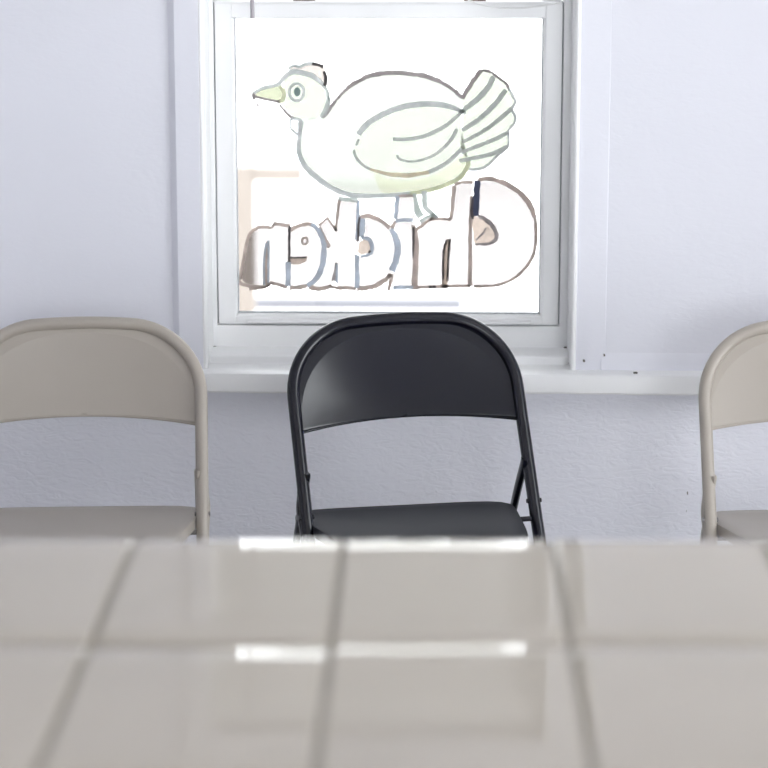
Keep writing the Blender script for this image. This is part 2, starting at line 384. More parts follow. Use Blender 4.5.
# ------------------------------------------------------------------ painting on the glass
PX = YG / F * 1.0
lay = [0]
def w2(pt, off): x, z = P(pt[0], pt[1], YG - off); return (x, YG - off, z)
def fill(m_, pts, off, smooth=True):
    pts = catmull(list(pts) + [pts[0]], 5)[:-1] if smooth else pts
    n = len(m_.v)
    for p in pts: m_.v.append(w2(p, off))
    m_.f.append(tuple(range(n, n + len(pts))))
def stroke(m_, pts, wpx, off, sub=6, rag=.14, curve=True):
    c = catmull(pts, sub) if curve and len(pts) > 2 else [tuple(pts[0][k] + (pts[-1][k] - pts[0][k]) * i / 6 for k in (0, 1)) for i in range(7)] if len(pts) == 2 else pts
    ws = wpx if isinstance(wpx, (list, tuple)) else [wpx, wpx]
    n = len(m_.v); N = len(c); th = .0007
    for i, p in enumerate(c):
        a = c[max(i - 1, 0)]; b = c[min(i + 1, N - 1)]
        dx, dy = b[0] - a[0], b[1] - a[1]; L = math.hypot(dx, dy) or 1
        t = i / max(1, N - 1) * (len(ws) - 1); k = min(int(t), len(ws) - 2); wd = ws[k] + (ws[k + 1] - ws[k]) * (t - k) + .9
        wa = wd / 2 * (1 + random.uniform(-rag, rag)); wb = wd / 2 * (1 + random.uniform(-rag, rag))
        nx, ny = -dy / L, dx / L
        for o_ in (off + th, off):
            m_.v.append(w2((p[0] + nx * wa, p[1] + ny * wa), o_)); m_.v.append(w2((p[0] - nx * wb, p[1] - ny * wb), o_))
    for i in range(N - 1):
        a = n + i * 4; b = a + 4
        m_.f += [(a, b, b + 1, a + 1), (a + 2, a + 3, b + 3, b + 2), (a, a + 2, b + 2, b), (a + 1, b + 1, b + 3, a + 3)]
    m_.f += [(n, n + 1, n + 3, n + 2), (n + (N - 1) * 4, n + (N - 1) * 4 + 2, n + (N - 1) * 4 + 3, n + (N - 1) * 4 + 1)]
def ellipse(cx, cy, rx, ry, n=20, rot=0):
    return [(cx + rx * math.cos(2 * math.pi * i / n), cy + ry * math.sin(2 * math.pi * i / n)) for i in range(n + 1)]

FM = {}  # outline colours are lightened to include the bright window's veiling glare
FM['white'] = film('white_green_paint', (.278, .287, .263, 1), .05, (0.800, 0.850, 0.780))
FM['wing'] = film('pale_wing_paint', (0.970, 0.975, 0.940, 1.000), .02, (0.850, 0.860, 0.720))
FM['tail'] = film('pale_tail_paint', (.270, .284, .244, 1), .06, (0.780, 0.860, 0.700))
FM['yellow'] = film('yellow_paint', (0.970, 0.970, 0.840, 1.000), .03, (0.800, 0.800, 0.420))
FM['beak'] = film('beak_paint', (.235, .245, .180, 1), .06, (0.750, 0.800, 0.500))
FM['comb'] = film('comb_paint', (.29, .262, .245, 1), .08, (0.850, 0.760, 0.660))
FM['letter'] = film('letter_paint', (.315, .298, .298, 1), .05, (0.850, 0.800, 0.800))
FM['line'] = film('grey_green_line', (0.300, 0.330, 0.330, 1.000), .95, (.74, .82, .80))
FM['pale'] = film('pale_green_line', (0.350, 0.400, 0.380, 1.000), .74, (.84, .92, .86))
FM['lime'] = film('lime_line', (0.380, 0.420, 0.280, 1.000), .92, (.74, .82, .56))
FM['orange'] = film('ochre_line', (0.400, 0.350, 0.300, 1.000), .92, (0.806, 0.676, 0.520))
FM['back'] = film('grey_brown_line', (0.200, 0.200, 0.200, 1.000), .95, (.48, .44, .44))
FM['dark'] = film('dark_line', (0.100, 0.100, 0.100, 1.000), .98, (0.130, 0.117, 0.117))
FM['brown'] = film('worn_brown_line', (0.300, 0.270, 0.250, 1.000), .95, (.60, .52, .48))
FM['bluegrey'] = film('blue_grey_line', (0.250, 0.280, 0.320, 1.000), .95, (.60, .65, .73))
FM['navy'] = film('navy_line', (0.100, 0.100, 0.150, 1.000), .98, (0.111, 0.124, 0.195))
FM['patch'] = film('peeling_patch', (0.300, 0.260, 0.240, 1.000), .92, (0.650, 0.546, 0.474))
FM['pupil'] = film('pupil_paint', (0.260, 0.325, 0.325, 1.000), .95, (0.260, 0.340, 0.340))

hen = empty('chicken_painting', w2((390, 196), 0)); tag(hen, 'outlined white chicken facing left, painted on the lower window glass', 'window painting')
def hp(m_, name, mt, par=None):
    p = par or hen; inv = Matrix.Translation(-Vector(hen.location))
    for o in build_split(m_, name, FM[mt]):
        o.parent = p; o.matrix_parent_inverse = inv if p is hen else Matrix.Identity(4)
    return o
breast = [(299.6, 121.6), (299.6, 136), (298.4, 150), (302.9, 163), (310, 171.6), (321.5, 181.6), (333, 188.8), (347.3, 194.3), (361.6, 196), (378.8, 196), (396, 195.2), (410, 193.4)]
belly = [(410, 193.4), (423, 191.6), (437.3, 188), (450.2, 183), (460.2, 177.3), (467.3, 167.2), (468, 160.8)]
back = [(323, 117.5), (329.5, 109.5), (335.2, 101), (344.5, 91), (357.2, 81.5), (373, 75.2), (390, 72.4), (407.3, 73.4), (423, 75.5), (437.4, 80.2), (449.6, 87.2), (456, 92), (462.2, 98)]
head = [(252.2, 93.7), (263.6, 87.8), (278, 84.4), (283.7, 77.9), (292.3, 71.8), (302.3, 72.9), (312.3, 75.8), (320.9, 82.2)]
nape = [(320.9, 82.2), (325, 87.2), (328, 95), (326.6, 105), (320.9, 118)]
chin = [(279.4, 104.4), (284, 110), (289.4, 115.9), (294, 119)]
bm_ = MB(); fill(bm_, breast + belly[1:] + [(462, 130), (462.2, 99)] + back[::-1][1:] + [(312, 118)], .0004)
body = hp(bm_, 'body', 'white')
m_ = MB(); fill(m_, [(283.7, 78.9), (292.3, 72.8), (302.3, 73.9), (312.3, 76.8), (321, 84), (326, 95), (325, 106), (319, 117), (311, 119), (299, 119), (291, 115), (282, 103), (283.5, 92)], .0004)
hd = hp(m_, 'head', 'tail')
m_ = MB(); stroke(m_, breast, [3, 4, 5, 4.5, 4, 3.6, 3.4], .0010); hp(m_, 'breast_outline', 'line', body)
m_ = MB(); stroke(m_, belly, [3.2, 3.6, 4, 3.5], .0011); hp(m_, 'belly_outline', 'lime', body)
m_ = MB(); stroke(m_, back, [2.5, 2.2, 2.6, 3.6, 4, 4, 3.6, 3.4, 3.2, 3.4], .0010, rag=.3); hp(m_, 'back_outline', 'back', body)
m_ = MB(); stroke(m_, head, [2.4, 3, 3.2, 4, 4.6, 4.6, 4.2, 3.4], .0010); hp(m_, 'head_outline', 'line', hd)
m_ = MB(); stroke(m_, nape, [3.0, 2.8, 2.4, 3.0], .0012); stroke(m_, [(329, 97), (329.5, 103), (326, 113), (323.5, 117)], 1.2, .0012); hp(m_, 'nape_outline', 'pale', hd)
m_ = MB(); stroke(m_, chin, [1.2, 2, 2.4], .0012); hp(m_, 'chin_outline', 'back', hd)
m_ = MB(); fill(m_, [(252.6, 94), (263.6, 88.6), (278, 85), (282, 90), (283, 96), (280.5, 101), (273.7, 100), (257, 96.6)], .0005, False); bk = hp(m_, 'beak', 'beak')
m_ = MB(); stroke(m_, [(252, 93.9), (256.5, 96.9), (264, 98.9), (273.7, 100.8), (279.5, 102)], [2.6, 1.6, 1.6, 2.2], .0012); stroke(m_, [(253, 96), (254.5, 100)], 2, .0012); stroke(m_, [(257.5, 103.5), (258.3, 107)], 1.2, .0012)
hp(m_, 'lower_beak_line', 'back', bk)
m_ = MB(); stroke(m_, [(279.4, 86), (283.2, 91), (283.9, 96), (282.3, 100), (278, 102.3)], 3, .0012); hp(m_, 'cere_line', 'lime', bk)
comb = [(288, 68.8), (293.7, 65.6), (299.4, 66.8), (306.6, 63.8), (315.2, 63.6), (322.8, 66.5), (325.2, 71.5), (326.4, 78.6), (324.5, 85.8)]
m_ = MB(); fill(m_, comb + [(320, 80), (312, 74.5), (302, 71.5), (292, 70.5)], .0005); cb = hp(m_, 'comb', 'comb')
m_ = MB(); stroke(m_, comb[:5], [1.4, 2.4, 2.6, 2.6], .0012); hp(m_, 'comb_outline', 'line', cb)
m_ = MB(); stroke(m_, [(312, 63.8), (318, 64.8), (323.4, 66.8)], [1.6, 2.6], .0014, rag=.3); stroke(m_, [(324, 71), (325.4, 77), (325.6, 82), (324.6, 86)], [2, 3.6, 2.6], .0014, rag=.25); hp(m_, 'comb_dark_edge', 'dark', cb)
m_ = MB(); stroke(m_, ellipse(296.6, 92.2, 7.2, 8.6), 1.9, .0014, 3, .08); ey = hp(m_, 'eye', 'line')
m_ = MB(); fill(m_, ellipse(297.2, 91.8, 3.3, 4.6)[:-1], .0014); hp(m_, 'pupil', 'pupil', ey)
m_ = MB(); stroke(m_, [(291, 118.5), (296, 119), (301, 121), (300.6, 128), (298.5, 134.5), (293, 130.5), (290.3, 127), (290.8, 119)], [1.4, 2.6, 3.4, 2.2, 1.4, 1.4], .0013); hp(m_, 'wattle', 'line')
# wing
wing_top = [(358.6, 134.5), (363, 128.5), (368.6, 123), (380, 115.9), (397.3, 108.4), (414.5, 104.8), (433, 104), (449.6, 106.7), (458, 109.6), (465.8, 113.7)]
wing_low = [(353.6, 150.2), (356, 157), (361.6, 164), (370.2, 169.4), (387.4, 174), (399.6, 175), (408.6, 175.6), (428.7, 172.3), (444.4, 164.4), (454, 156.5), (461.6, 148.6)]
m_ = MB(); fill(m_, [(355.8, 146), (357.5, 139)] + wing_top + [(462, 130)] + wing_low[::-1], .0007); wg = hp(m_, 'wing', 'wing')
m_ = MB(); stroke(m_, wing_top, [4.2, 4.6, 4.4, 4.6, 4.8, 4.6, 3.8, 2], .0013); hp(m_, 'wing_top_line', 'line', wg)
m_ = MB(); stroke(m_, [(358.8, 139.5), (356, 145.5)], 1.6, .0013); stroke(m_, wing_low[:4], [2, 1.6, 1.6], .0013); stroke(m_, [(461.6, 112), (453, 120), (444.3, 126.6), (430, 134), (420, 137.3), (404.4, 139.6), (393, 138.8)], [2.6, 3, 3, 2.6], .0013)
stroke(m_, [(397, 155), (399, 158.5), (404, 160.5), (411.5, 161.5), (422, 160), (433, 155.8), (441, 150), (447.3, 144.3), (453, 137), (457, 129)], [1.6, 1.2, 2, 2.6], .0013); stroke(m_, wing_low[7:], [3, 3], .0013); hp(m_, 'feather_line', 'pale', wg)
m_ = MB(); stroke(m_, wing_low[3:8], [1.6, 3.4, 3.8, 3], .0014); hp(m_, 'wing_lower_line', 'orange', wg)
m_ = MB(); fill(m_, [(374, 172), (388, 178), (408, 180), (430, 176), (447, 167), (464, 155), (465.5, 166), (458, 175), (448, 181), (436, 186), (420, 190), (400, 192), (384, 193), (377, 184)], .0006); hp(m_, 'flank', 'yellow')
# tail
tail_edge = [(481.6, 70), (490.1, 71.6), (495.9, 75.8), (504.5, 82.2), (508.8, 88), (513, 96), (515.4, 102.2), (511.8, 109.4), (515.4, 116), (514.2, 123.7), (508.4, 131), (508.8, 143.8), (504.5, 150.2), (496, 157.2), (487.3, 165.6), (478.8, 169.4), (468.8, 169.4)]
m_ = MB(); fill(m_, [(462.2, 98.7), (471.5, 83)] + tail_edge + [(468, 160), (461, 148), (463, 120)], .0005); tl = hp(m_, 'tail', 'tail')
m_ = MB(); stroke(m_, [(462.2, 98.7), (471.5, 83), (481.6, 70.2)], [3.6, 4.2, 3.6], .0012, rag=.25); stroke(m_, tail_edge[:5], [2, 1.8, 1.6, 2.4], .0012, rag=.3); hp(m_, 'tail_dark_edge', 'back', tl)
m_ = MB(); stroke(m_, tail_edge[4:], [2, 2, 2.2, 1.6, 1.8, 2.2, 2.6], .0012, rag=.25); hp(m_, 'tail_edge', 'line', tl)
for nm, pts, ww in (('a', [(461, 112.5), (468, 106.5), (477.3, 99.4), (487.3, 88.4), (493.7, 76.5)], [3, 4.6, 5, 4]), ('b', [(462.2, 130.2), (477.3, 120.6), (494.4, 105), (505.9, 90)], [3, 4, 4.2, 4]),
                    ('c', [(462.2, 142.4), (480, 133), (494.4, 123.4), (511.6, 108.5)], [2.4, 3.4, 3.6]), ('d', [(461.5, 152.4), (480, 145.2), (494.4, 139.5), (508, 132.5)], [2.8, 3.4, 3]), ('e', [(459.4, 161), (477.3, 157.4), (491.6, 154), (508, 146.6)], [3, 3.4, 3.8])):
    m_ = MB(); stroke(m_, pts, ww, .0013); hp(m_, 'tail_feather_line', 'pale', tl)
m_ = MB(); stroke(m_, [(424.2, 191), (424.6, 200), (425.5, 207.5), (431, 212.5), (437.5, 217.5)], [5, 4.4, 3.6, 2.6], .0026); stroke(m_, [(414.5, 193.5), (416, 202), (417.5, 211), (421, 217)], [3.4, 3, 6, 7], .0026); stroke(m_, [(420, 222), (427, 217.5), (434, 215)], [3.5, 2], .0026); hp(m_, 'foot', 'pale')
m_ = MB(); stroke(m_, [(338.5, 198.3), (347, 199.5), (357.8, 200.3)], 3.4, .0026); hp(m_, 'foot', 'pale')

let = empty('window_lettering', w2((390, 288), 0)); tag(let, 'mirrored word Chicken in bubbly worn letters on the window glass under the painted bird', 'lettering')
def letter(fillpts, strokes, lab=None, patches=()):
    m_ = MB(); fill(m_, fillpts, .0003, False); o = m_.build('letter', FM['letter']); o.parent = let; o.matrix_parent_inverse = Matrix.Translation(-Vector(let.location))
    for nm, mt, lst in strokes:
        m_ = MB()
        for pts, ww, cv in lst: stroke(m_, pts, ww, {'navy': .0022, 'bluegrey': .0018, 'dark': .0024}.get(mt, .0011), 5, .22, cv)
        build_split(m_, nm, FM[mt], o)
    for mt, pts in patches:
        m_ = MB(); fill(m_, pts, .0009, False); q = m_.build('peeling_patch', FM[mt]); q.parent = o
T, L_ = True, False
# n
letter([(240.7, 279), (242.9, 263), (247.2, 241.5), (251.5, 232.2), (258.6, 227.6), (265.8, 227.2), (271.5, 228.5), (274, 224.5), (288.5, 226), (287.5, 286.5), (270.5, 283), (268, 283), (268, 241), (264.4, 257), (264.4, 286), (248.6, 285.5)],
  [('letter_outline', 'brown', [([(240.5, 279), (241.2, 272), (242.9, 263), (247.2, 241.5), (251.5, 232.2), (258.6, 227.4), (265.8, 226.8), (271.5, 227.9)], [2.4, 2, 2.2, 2.8, 2], T), ([(271.5, 228), (273.9, 223.8)], 1.6, L_), ([(273.5, 223.4), (290.3, 225.6)], 2.8, L_),
     ([(238.8, 277.3), (239.8, 282), (244, 284.8), (253, 286.3), (265.8, 286), (270, 282.6)], [1.6, 2.6, 2, 2.4], T), ([(249, 289), (262, 288), (270, 285)], [2, 1.2], T), ([(270, 282.6), (278, 284.6), (287.5, 287.4)], [2.8, 2.4], T)]),
   ('slot', 'patch', [([(266.2, 284.5), (266.2, 262), (267.4, 242)], [5, 4.6, 2], T)]),
   ('slot_edge', 'bluegrey', [([(268.2, 283), (268.5, 262), (268.3, 240.5)], 1.5, T), ([(264.2, 285), (264, 262), (266.4, 243)], 1.3, T)])])
# e
letter([(288.9, 231), (298.7, 226.2), (307.3, 224), (316, 227.2), (322.4, 237.2), (324.3, 250), (321.7, 267.3), (316, 278.8), (307.3, 285.6), (289.5, 287.5)],
  [('letter_outline', 'brown', [([(288.7, 230.8), (298.7, 225.8), (307.3, 223.8), (312, 224.6)], [3.6, 3, 3], T), ([(289.5, 288), (299, 287.6), (307.3, 285.8)], [3.4, 3.2, 2.6], T), ([(302.6, 238), (306.8, 238.3), (307, 243.4), (302.5, 243), (302.6, 238)], 1.5, T)]),
   ('letter_curve', 'bluegrey', [([(311, 224.3), (316, 227.2), (322, 237.2), (324.2, 250), (321.7, 267.3), (316, 278.8), (307.3, 286)], [2.4, 3.6, 4.2, 4.8, 4.4, 3.4], T), ([(288.4, 262), (288.4, 275), (287.8, 286)], [4.4, 4.6, 4], T)]),
   ('dark_edge', 'dark', [([(289.6, 226), (289.3, 238), (289.2, 262)], [1.3, 1.8, 1.6], T), ([(290, 257.8), (298, 257.6), (306.5, 257.2)], .9, T)])],
  patches=[('patch', [(288.7, 257.3), (307.6, 256.6), (305.9, 261.6), (300, 264), (294.4, 264.6), (288.7, 263)])])
# k
letter([(319.3, 226), (327.4, 218.6), (336, 230.8), (337.4, 215.8), (339.5, 200.5), (357.4, 201), (356.5, 288), (338.6, 287.5), (336.6, 283), (336.3, 264.5), (332.9, 281.6), (331, 286), (318.8, 287), (310, 286), (317, 278), (323, 266), (325, 250)],
  [('letter_outline', 'brown', [([(318.6, 225.8), (327.4, 217.9), (336.7, 231)], 1.8, L_), ([(319.5, 227), (329.8, 246.8)], 1.6, L_), ([(335.6, 231), (337, 215.8), (339.3, 199.3)], [2, 2.4, 2.6], T), ([(324, 243), (329, 248)], 1.4, L_),
      ([(308.8, 286.3), (314, 288.3), (321, 289), (331.7, 286)], [3.4, 4, 3.2, 2.8], T), ([(330, 286.2), (338.6, 288), (347, 288), (356, 288.8)], [2, 3, 2.6], T)]),
   ('letter_stem', 'bluegrey', [([(358.2, 200), (357.8, 222), (357, 240)], [2.4, 2.6, 2.4], T), ([(357, 255), (357, 288)], 3.6, L_)]),
   ('slot', 'back', [([(336.4, 262.8), (335.4, 272), (333.3, 281)], [1.4, 2.6, 3.4], T)]),
   ('slot_edge', 'bluegrey', [([(336.6, 264), (336.9, 283)], 1.6, L_)])])
# c
carc = [(358.6, 217.2), (367.2, 215.8), (378.7, 219.4), (390.1, 227.6), (396.2, 238.7), (397.6, 250), (394.4, 266), (387.3, 278.2), (375.8, 285.6), (358.6, 288.8)]
letter([(359, 218)] + carc[1:-1] + [(359, 288), (358.5, 256), (361, 256), (370, 254), (372.5, 247), (368.5, 240), (361, 238)],
  [('letter_outline', 'brown', [(carc[:4], [2.6, 3.4, 3.2, 3.6], T), ([(390, 274), (386, 279.6), (375.8, 285.8), (366, 288), (356.6, 289)], [2.4, 4, 4, 3.6], T), ([(391.2, 273), (390.4, 281), (388.5, 290.5)], [3.4, 3, 2.2], T)]),
   ('letter_curve', 'bluegrey', [([(391, 229), (396, 238.7), (397.6, 250), (395.4, 262), (391.5, 271)], [3.4, 5, 5.6, 5.6, 4.6], T), ([(361.8, 218.5), (361.8, 228), (360.8, 237)], [4.6, 5, 4.4], T), ([(361, 238), (368.7, 239.2), (372.4, 246.6), (370, 253.8), (360.8, 256.4)], [2, 3, 3.4, 2.6, 1.6], T)]),
   ('dark_edge', 'dark', [([(359.6, 217), (358.6, 226), (358, 242)], [1.2, 1.6, 1.2], T), ([(370.6, 250.5), (368.5, 253)], 1, L_)])],
  patches=[('patch', [(359, 242), (365, 238.5), (370, 241), (371, 247), (369, 253), (361, 255), (357.5, 252)])])
# i
letter([(398, 196.4), (414, 195.7), (414.5, 217.2), (413, 220.5), (413.8, 228), (414, 287.5), (393.5, 287.5), (391.5, 277), (396.5, 266), (399.5, 250), (397.5, 237), (395.3, 228), (395.5, 219)],
  [('letter_outline', 'bluegrey', [([(397.5, 196.4), (396.5, 207), (395.2, 219)], [3.2, 3.6, 2.4], T), ([(395.5, 220.9), (404, 220), (413, 220)], [2.6, 3, 2.8], T), ([(393, 288), (404, 287.4), (413, 287.4)], [3.4, 3, 2.6], T)]),
   ('dot_edge', 'brown', [([(398.5, 196.3), (413, 195.7)], 2.2, L_), ([(395.6, 221), (393.6, 224), (392, 229)], [2.2, 3.2], T)]),
   ('letter_stem', 'brown', [([(413.4, 225), (415.4, 240), (415.6, 262), (414.6, 289.6)], [4, 5, 5, 5.4], T)]),
   ('dark_edge', 'dark', [([(413.6, 227), (413.4, 245), (412.8, 258)], [1.4, 1.6, .6], T)])])
# h
letter([(418, 232), (424.5, 224.4), (431, 220), (437.8, 218.4), (451, 219.2), (451.9, 206), (454.2, 185.6), (472.5, 181.7), (470.3, 245), (469.8, 285.6), (447.2, 285.6), (449.5, 240), (445, 251), (444.6, 285.6), (417.6, 287)],
  [('letter_outline', 'brown', [([(416.5, 229.5), (420.5, 226.6), (425, 223), (432, 218), (437, 216.6)], [3, 2.4, 2, 2.4], T), ([(430, 220), (437.8, 218.6), (451, 219.4)], [2.2, 2, 2.4], T), ([(450.8, 219.6), (452.4, 206), (454.2, 185.6)], [2.8, 3.6, 3], T), ([(454, 184.5), (462, 182.4), (473, 182)], [2.2, 2, 2.6], T),
      ([(417, 287.4), (430, 287), (442.5, 286.6), (456, 286), (470.6, 286)], [2.4, 2.2, 2.2, 1.8], T), ([(471.8, 196), (470.8, 220), (470.3, 245), (469.9, 286)], [2.2, 3, 3.6, 4], T)]),
   ('slot', 'patch', [([(444.8, 288.5), (445.4, 262), (446.6, 247), (449, 239.5)], [5, 5.4, 4.6, 3], T)]),
   ('slot_edge', 'back', [([(447.6, 281), (448.6, 258), (449.6, 239)], [1, 1.6, 1.8], T), ([(442.8, 280), (443.4, 252), (447, 240)], 1.2, T)]),
   ('dark_edge', 'dark', [([(429, 287.4), (436, 286.9)], 1.8, L_)])])
# C
Carc = [(477.5, 180), (485, 178.6), (492.5, 179.2), (505, 183.3), (519, 191.9), (529.6, 204.4), (535.2, 218.4), (536.2, 237.2), (533, 256), (523.8, 270), (511.3, 280), (495.6, 285.4), (473.8, 286.4)]
letter([(478, 181)] + Carc[1:] + [(471.5, 286), (471.8, 244), (487.8, 244.2), (495.6, 238.8), (495.6, 230.9), (487.8, 221.6), (478.4, 216.9), (476, 215)],
  [('letter_outline', 'brown', [(Carc[:7], [2.2, 3.6, 3.8, 4, 4.4, 3], T), (Carc[6:], [2.2, 2.4, 2.2, 2, 1.8, 2.2], T)]),
   ('counter_edge', 'back', [([(478, 216), (487.8, 221), (495.4, 230.9), (496, 238.8), (488, 244), (475, 244)], [2, 3.6, 2.8, 3, 2, 1], T), ([(476, 240), (483, 233), (486, 228)], [.8, 1.2, .8], T)]),
   ('navy_stroke', 'navy', [([(477.6, 180.5), (476.4, 198), (475, 216)], [4.6, 6, 5.2], T)]),
   ('dark_edge', 'dark', [([(472.6, 198), (471.8, 213), (473, 219)], [1, 2, 1.4], T)])],
  patches=[('patch', [(471.4, 214.5), (478.4, 216.9), (487.8, 221.6), (495.6, 230.9), (495.6, 238.8), (487.8, 244.2), (473.8, 243.4)])])

# ------------------------------------------------------------------ folding chairs
BT = Vector((0, -.178, .40)); TP = Vector((0, 0, .765))
EV = (TP - BT).normalized(); EN = Vector((0, EV.z, -EV.y)); LV = (TP - BT).length
R_T = .0118
def pl(u, v, w): return Vector((u, 0, 0)) + BT + EV * v + EN * w
HWT, HWB, RC = .2185, .2205, .137
vt = LV - R_T
def side_hw(v): return HWB + (HWT - HWB) * max(0, min(1, v / (vt - RC)))
def arch_path():
    pts = []
    for i in range(9): v = (vt - RC) * i / 8; pts.append((-side_hw(v), v))
    c = (-HWT + RC, vt - RC)
    for i in range(1, 17): a = math.pi - math.pi / 2 * i / 16; pts.append((c[0] + RC * math.cos(a), c[1] + RC * math.sin(a) + .0035 * (i / 16)))
    for i in range(1, 8):
        x = c[0] + (-2 * c[0]) * i / 8; pts.append((x, vt + .0035 + .003 * (1 - (x / c[0]) ** 2)))
    for i in range(16, -1, -1): a = math.pi - math.pi / 2 * i / 16; pts.append((-(c[0] + RC * math.cos(a)), c[1] + RC * math.sin(a) + .0035 * (i / 16)))
    for i in range(7, -1, -1): v = (vt - RC) * i / 8; pts.append((side_hw(v), v))
    return pts
ARCH = arch_path()
def make_chair(mt, seat_mt, vb=.204):
    root = empty('folding_chair')
    # upper frame
    MB().tube([pl(u, v, 0) for u, v in ARCH], R_T, 20, up=(0, 1, 0)).build('back_frame', mt, root, smooth=True)
    # front legs continue the frame down to the floor
    for s in (-1, 1):
        pts = [pl(s * (HWB - .0004), .012, 0), pl(s * HWB, 0, 0), (s * .2212, -.191, .372), (s * .2222, -.213, .325), (s * .228, -.30, .17), (s * .234, -.40, .018)]
        lg_ = MB().tube(catmull(pts, 6), R_T, 16).build('leg', mt, root, smooth=True)
        MB().tube([(s * .2335, -.392, .030), (s * .2343, -.408, .006), (s * .2344, -.409, 0.0)], [R_T + .003, R_T + .003, R_T + .001], 14).build('foot_cap', M['rubber'], lg_, smooth=True)
        # rear legs, hinged to the frame above the seat
        x = s * (.2195 - .0080)
        pv = pl(x, .105, .004)
        pts = [pv + Vector((0, -.005, .012)), pv, (x, -.085, .42), (x, -.012, .28), (x * .99, .055, .13), (x * .98, .098, .018)]
        lg_ = MB().tube(catmull([tuple(p) for p in pts], 6), .0125, 14, flat=.5, up=(0, 1, 0)).build('leg', mt, root, smooth=True)
        MB().tube([(x * .98, .094, .030), (x * .98, .1015, .006), (x * .98, .102, 0.0)], [.0135, .0135, .012], 14).build('foot_cap', M['rubber'], lg_, smooth=True)
        # hinge strap outside the tube + rivets
        a = pl(s * (side_hw(.07) + R_T * .8), .075, .004); b = pl(s * (HWB + R_T * .8), .0, .010)
        st = MB(); pts = [a + Vector((0, 0, .006)), a, a.lerp(b, .4) + Vector((s * .0025, .006, 0)), b, b + Vector((0, .010, -.05))]
        st.tube(catmull([tuple(p) for p in pts], 5), .0085, 10, flat=.28, up=(0, 1, 0)).build('hinge_strap', mt, root, smooth=True)
        for (uu, vv) in ((side_hw(.03), .034),):
            q = pl(s * uu, vv, 0); rv = MB(); rv.tube([q - Vector((s * (R_T + .0025), 0, 0)), q + Vector((s * (R_T + .0025), 0, 0))], .0042, 10); rv.build('rivet', M['steel'] if mt is M['beige'] else mt, root, smooth=True)
    MB().tube([(-.226, -.258, .243), (.226, -.258, .243)], .0075, 12).build('stretcher', mt, root, smooth=True)
    MB().tube([(-.196, .064, .108), (.196, .064, .108)], .0075, 12).build('stretcher', mt, root, smooth=True)
    # backrest: dished steel panel with a flat flange next to the tube
    hw = side_hw(vb) - R_T * .55
    inner = [(u * (1 - R_T * .55 / HWT), v - (R_T * .55 if abs(u) < HWT - .02 else 0)) for u, v in ARCH if v > vb]
    def outline(phi):
        best = None; dx, dy = math.cos(phi), math.sin(phi)
        poly = [(-hw, vb)] + inner + [(hw, vb)]
        for i in range(len(poly) - 1):
            (x1, y1), (x2, y2) = poly[i], poly[i + 1]; y1 -= vb; y2 -= vb
            den = dx * (y2 - y1) - dy * (x2 - x1)
            if abs(den) < 1e-12: continue
            t = (x1 * (y2 - y1) - y1 * (x2 - x1)) / den; q = (x1 * dy - y1 * dx) / den
            if t > 0 and -1e-6 <= q <= 1 + 1e-6: best = max(best or 0, t)
        return best or hw
    A = hw - .004; B = (vt - vb) - .013; D = .026; SN = 2.35
    pn = MB(); NP, NI, NO = 96, 26, 5; cren = []
    def dish(u, v): r2 = (abs(u / A) ** SN + abs(v / B) ** SN) ** (2 / SN); return D * max(0, 1 - r2)
    def arch(u, v): return .026 * max(0, 1 - (u / hw) ** 2) * max(0, 1 - v / .09)
    def addp(u, v, w): pn.v.append(tuple(pl(u, vb + v + arch(u, v), w)))
    base_w = .002
    addp(0, 0, base_w + D)
    for i in range(1, NI + 1):
        r = i / NI
        for k in range(NP + 1):
            ph = math.pi * k / NP; e = 1.0
            e = (abs(math.cos(ph)) ** SN + abs(math.sin(ph)) ** SN) ** (-1 / SN); u, v = A * r * e * math.cos(ph), B * r * e * math.sin(ph); addp(u, v, base_w + dish(u, v))
    for i in range(1, NO + 1):
        for k in range(NP + 1):
            ph0 = math.pi * k / NP; e = (abs(math.cos(ph0)) ** SN + abs(math.sin(ph0)) ** SN) ** (-1 / SN); eu, ev = A * e * math.cos(ph0), B * e * math.sin(ph0); ph = math.atan2(ev, eu); t_ = outline(ph)
            ou, ov = t_ * math.cos(ph), t_ * math.sin(ph); f_ = i / NO
            addp(eu + (ou - eu) * f_, ev + (ov - ev) * f_, base_w - .0015 * f_)
    for k in range(NP): pn.f.append((0, 1 + k, 2 + k))
    for i in range(NI + NO - 1):
        for k in range(NP):
            a = 1 + i * (NP + 1) + k; pn.f.append((a, a + NP + 1, a + NP + 2, a + 1))
    me = bpy.data.meshes.new('backrest'); me.from_pydata(pn.v, [], pn.f)
    me.polygons.foreach_set('use_smooth', [True] * len(me.polygons))
    lo = 1 + (NI - 1) * (NP + 1); hi = lo + NP
    for e in me.edges:
        a, b = e.vertices
        if lo <= a <= hi and lo <= b <= hi: e.use_edge_sharp = True
    bo = link('backrest', me, mt, root)
    so = bo.modifiers.new('solid', 'SOLIDIFY'); so.thickness = .0022; so.offset = 0
    # rolled hem along the lower edge
    hem = []
    for i in range(41):
        u = hw * (-1 + 2 * i / 40); hem.append(pl(u, vb + arch(u, 0), base_w + dish(u, 0) + .002))
    MB().tube(hem, .0030, 8).build('hem', mt, bo, smooth=True)
    # seat pan
    st = MB(); N = 64; rings = ((1, 0, -.020), (1, 0, -.006), (.992, 0, -.0015), (.97, 0, 0), (.85, 0, -.002), (.6, 0, -.005), (.3, 0, -.0065), (.02, 0, -.007))
    yr, yf, zr, zf_ = -.030, -.425, .413, .444; cy = (yr + yf) / 2
    def seat_pt(a):
        c, s_ = math.cos(a), math.sin(a); n_ = 7.0
        r = (abs(c) ** n_ + abs(s_) ** n_) ** (-1 / n_)
        x, y = r * c, r * s_
        hwid = .1985 + .030 * y
        return x * hwid, cy + y * (yr - cy)
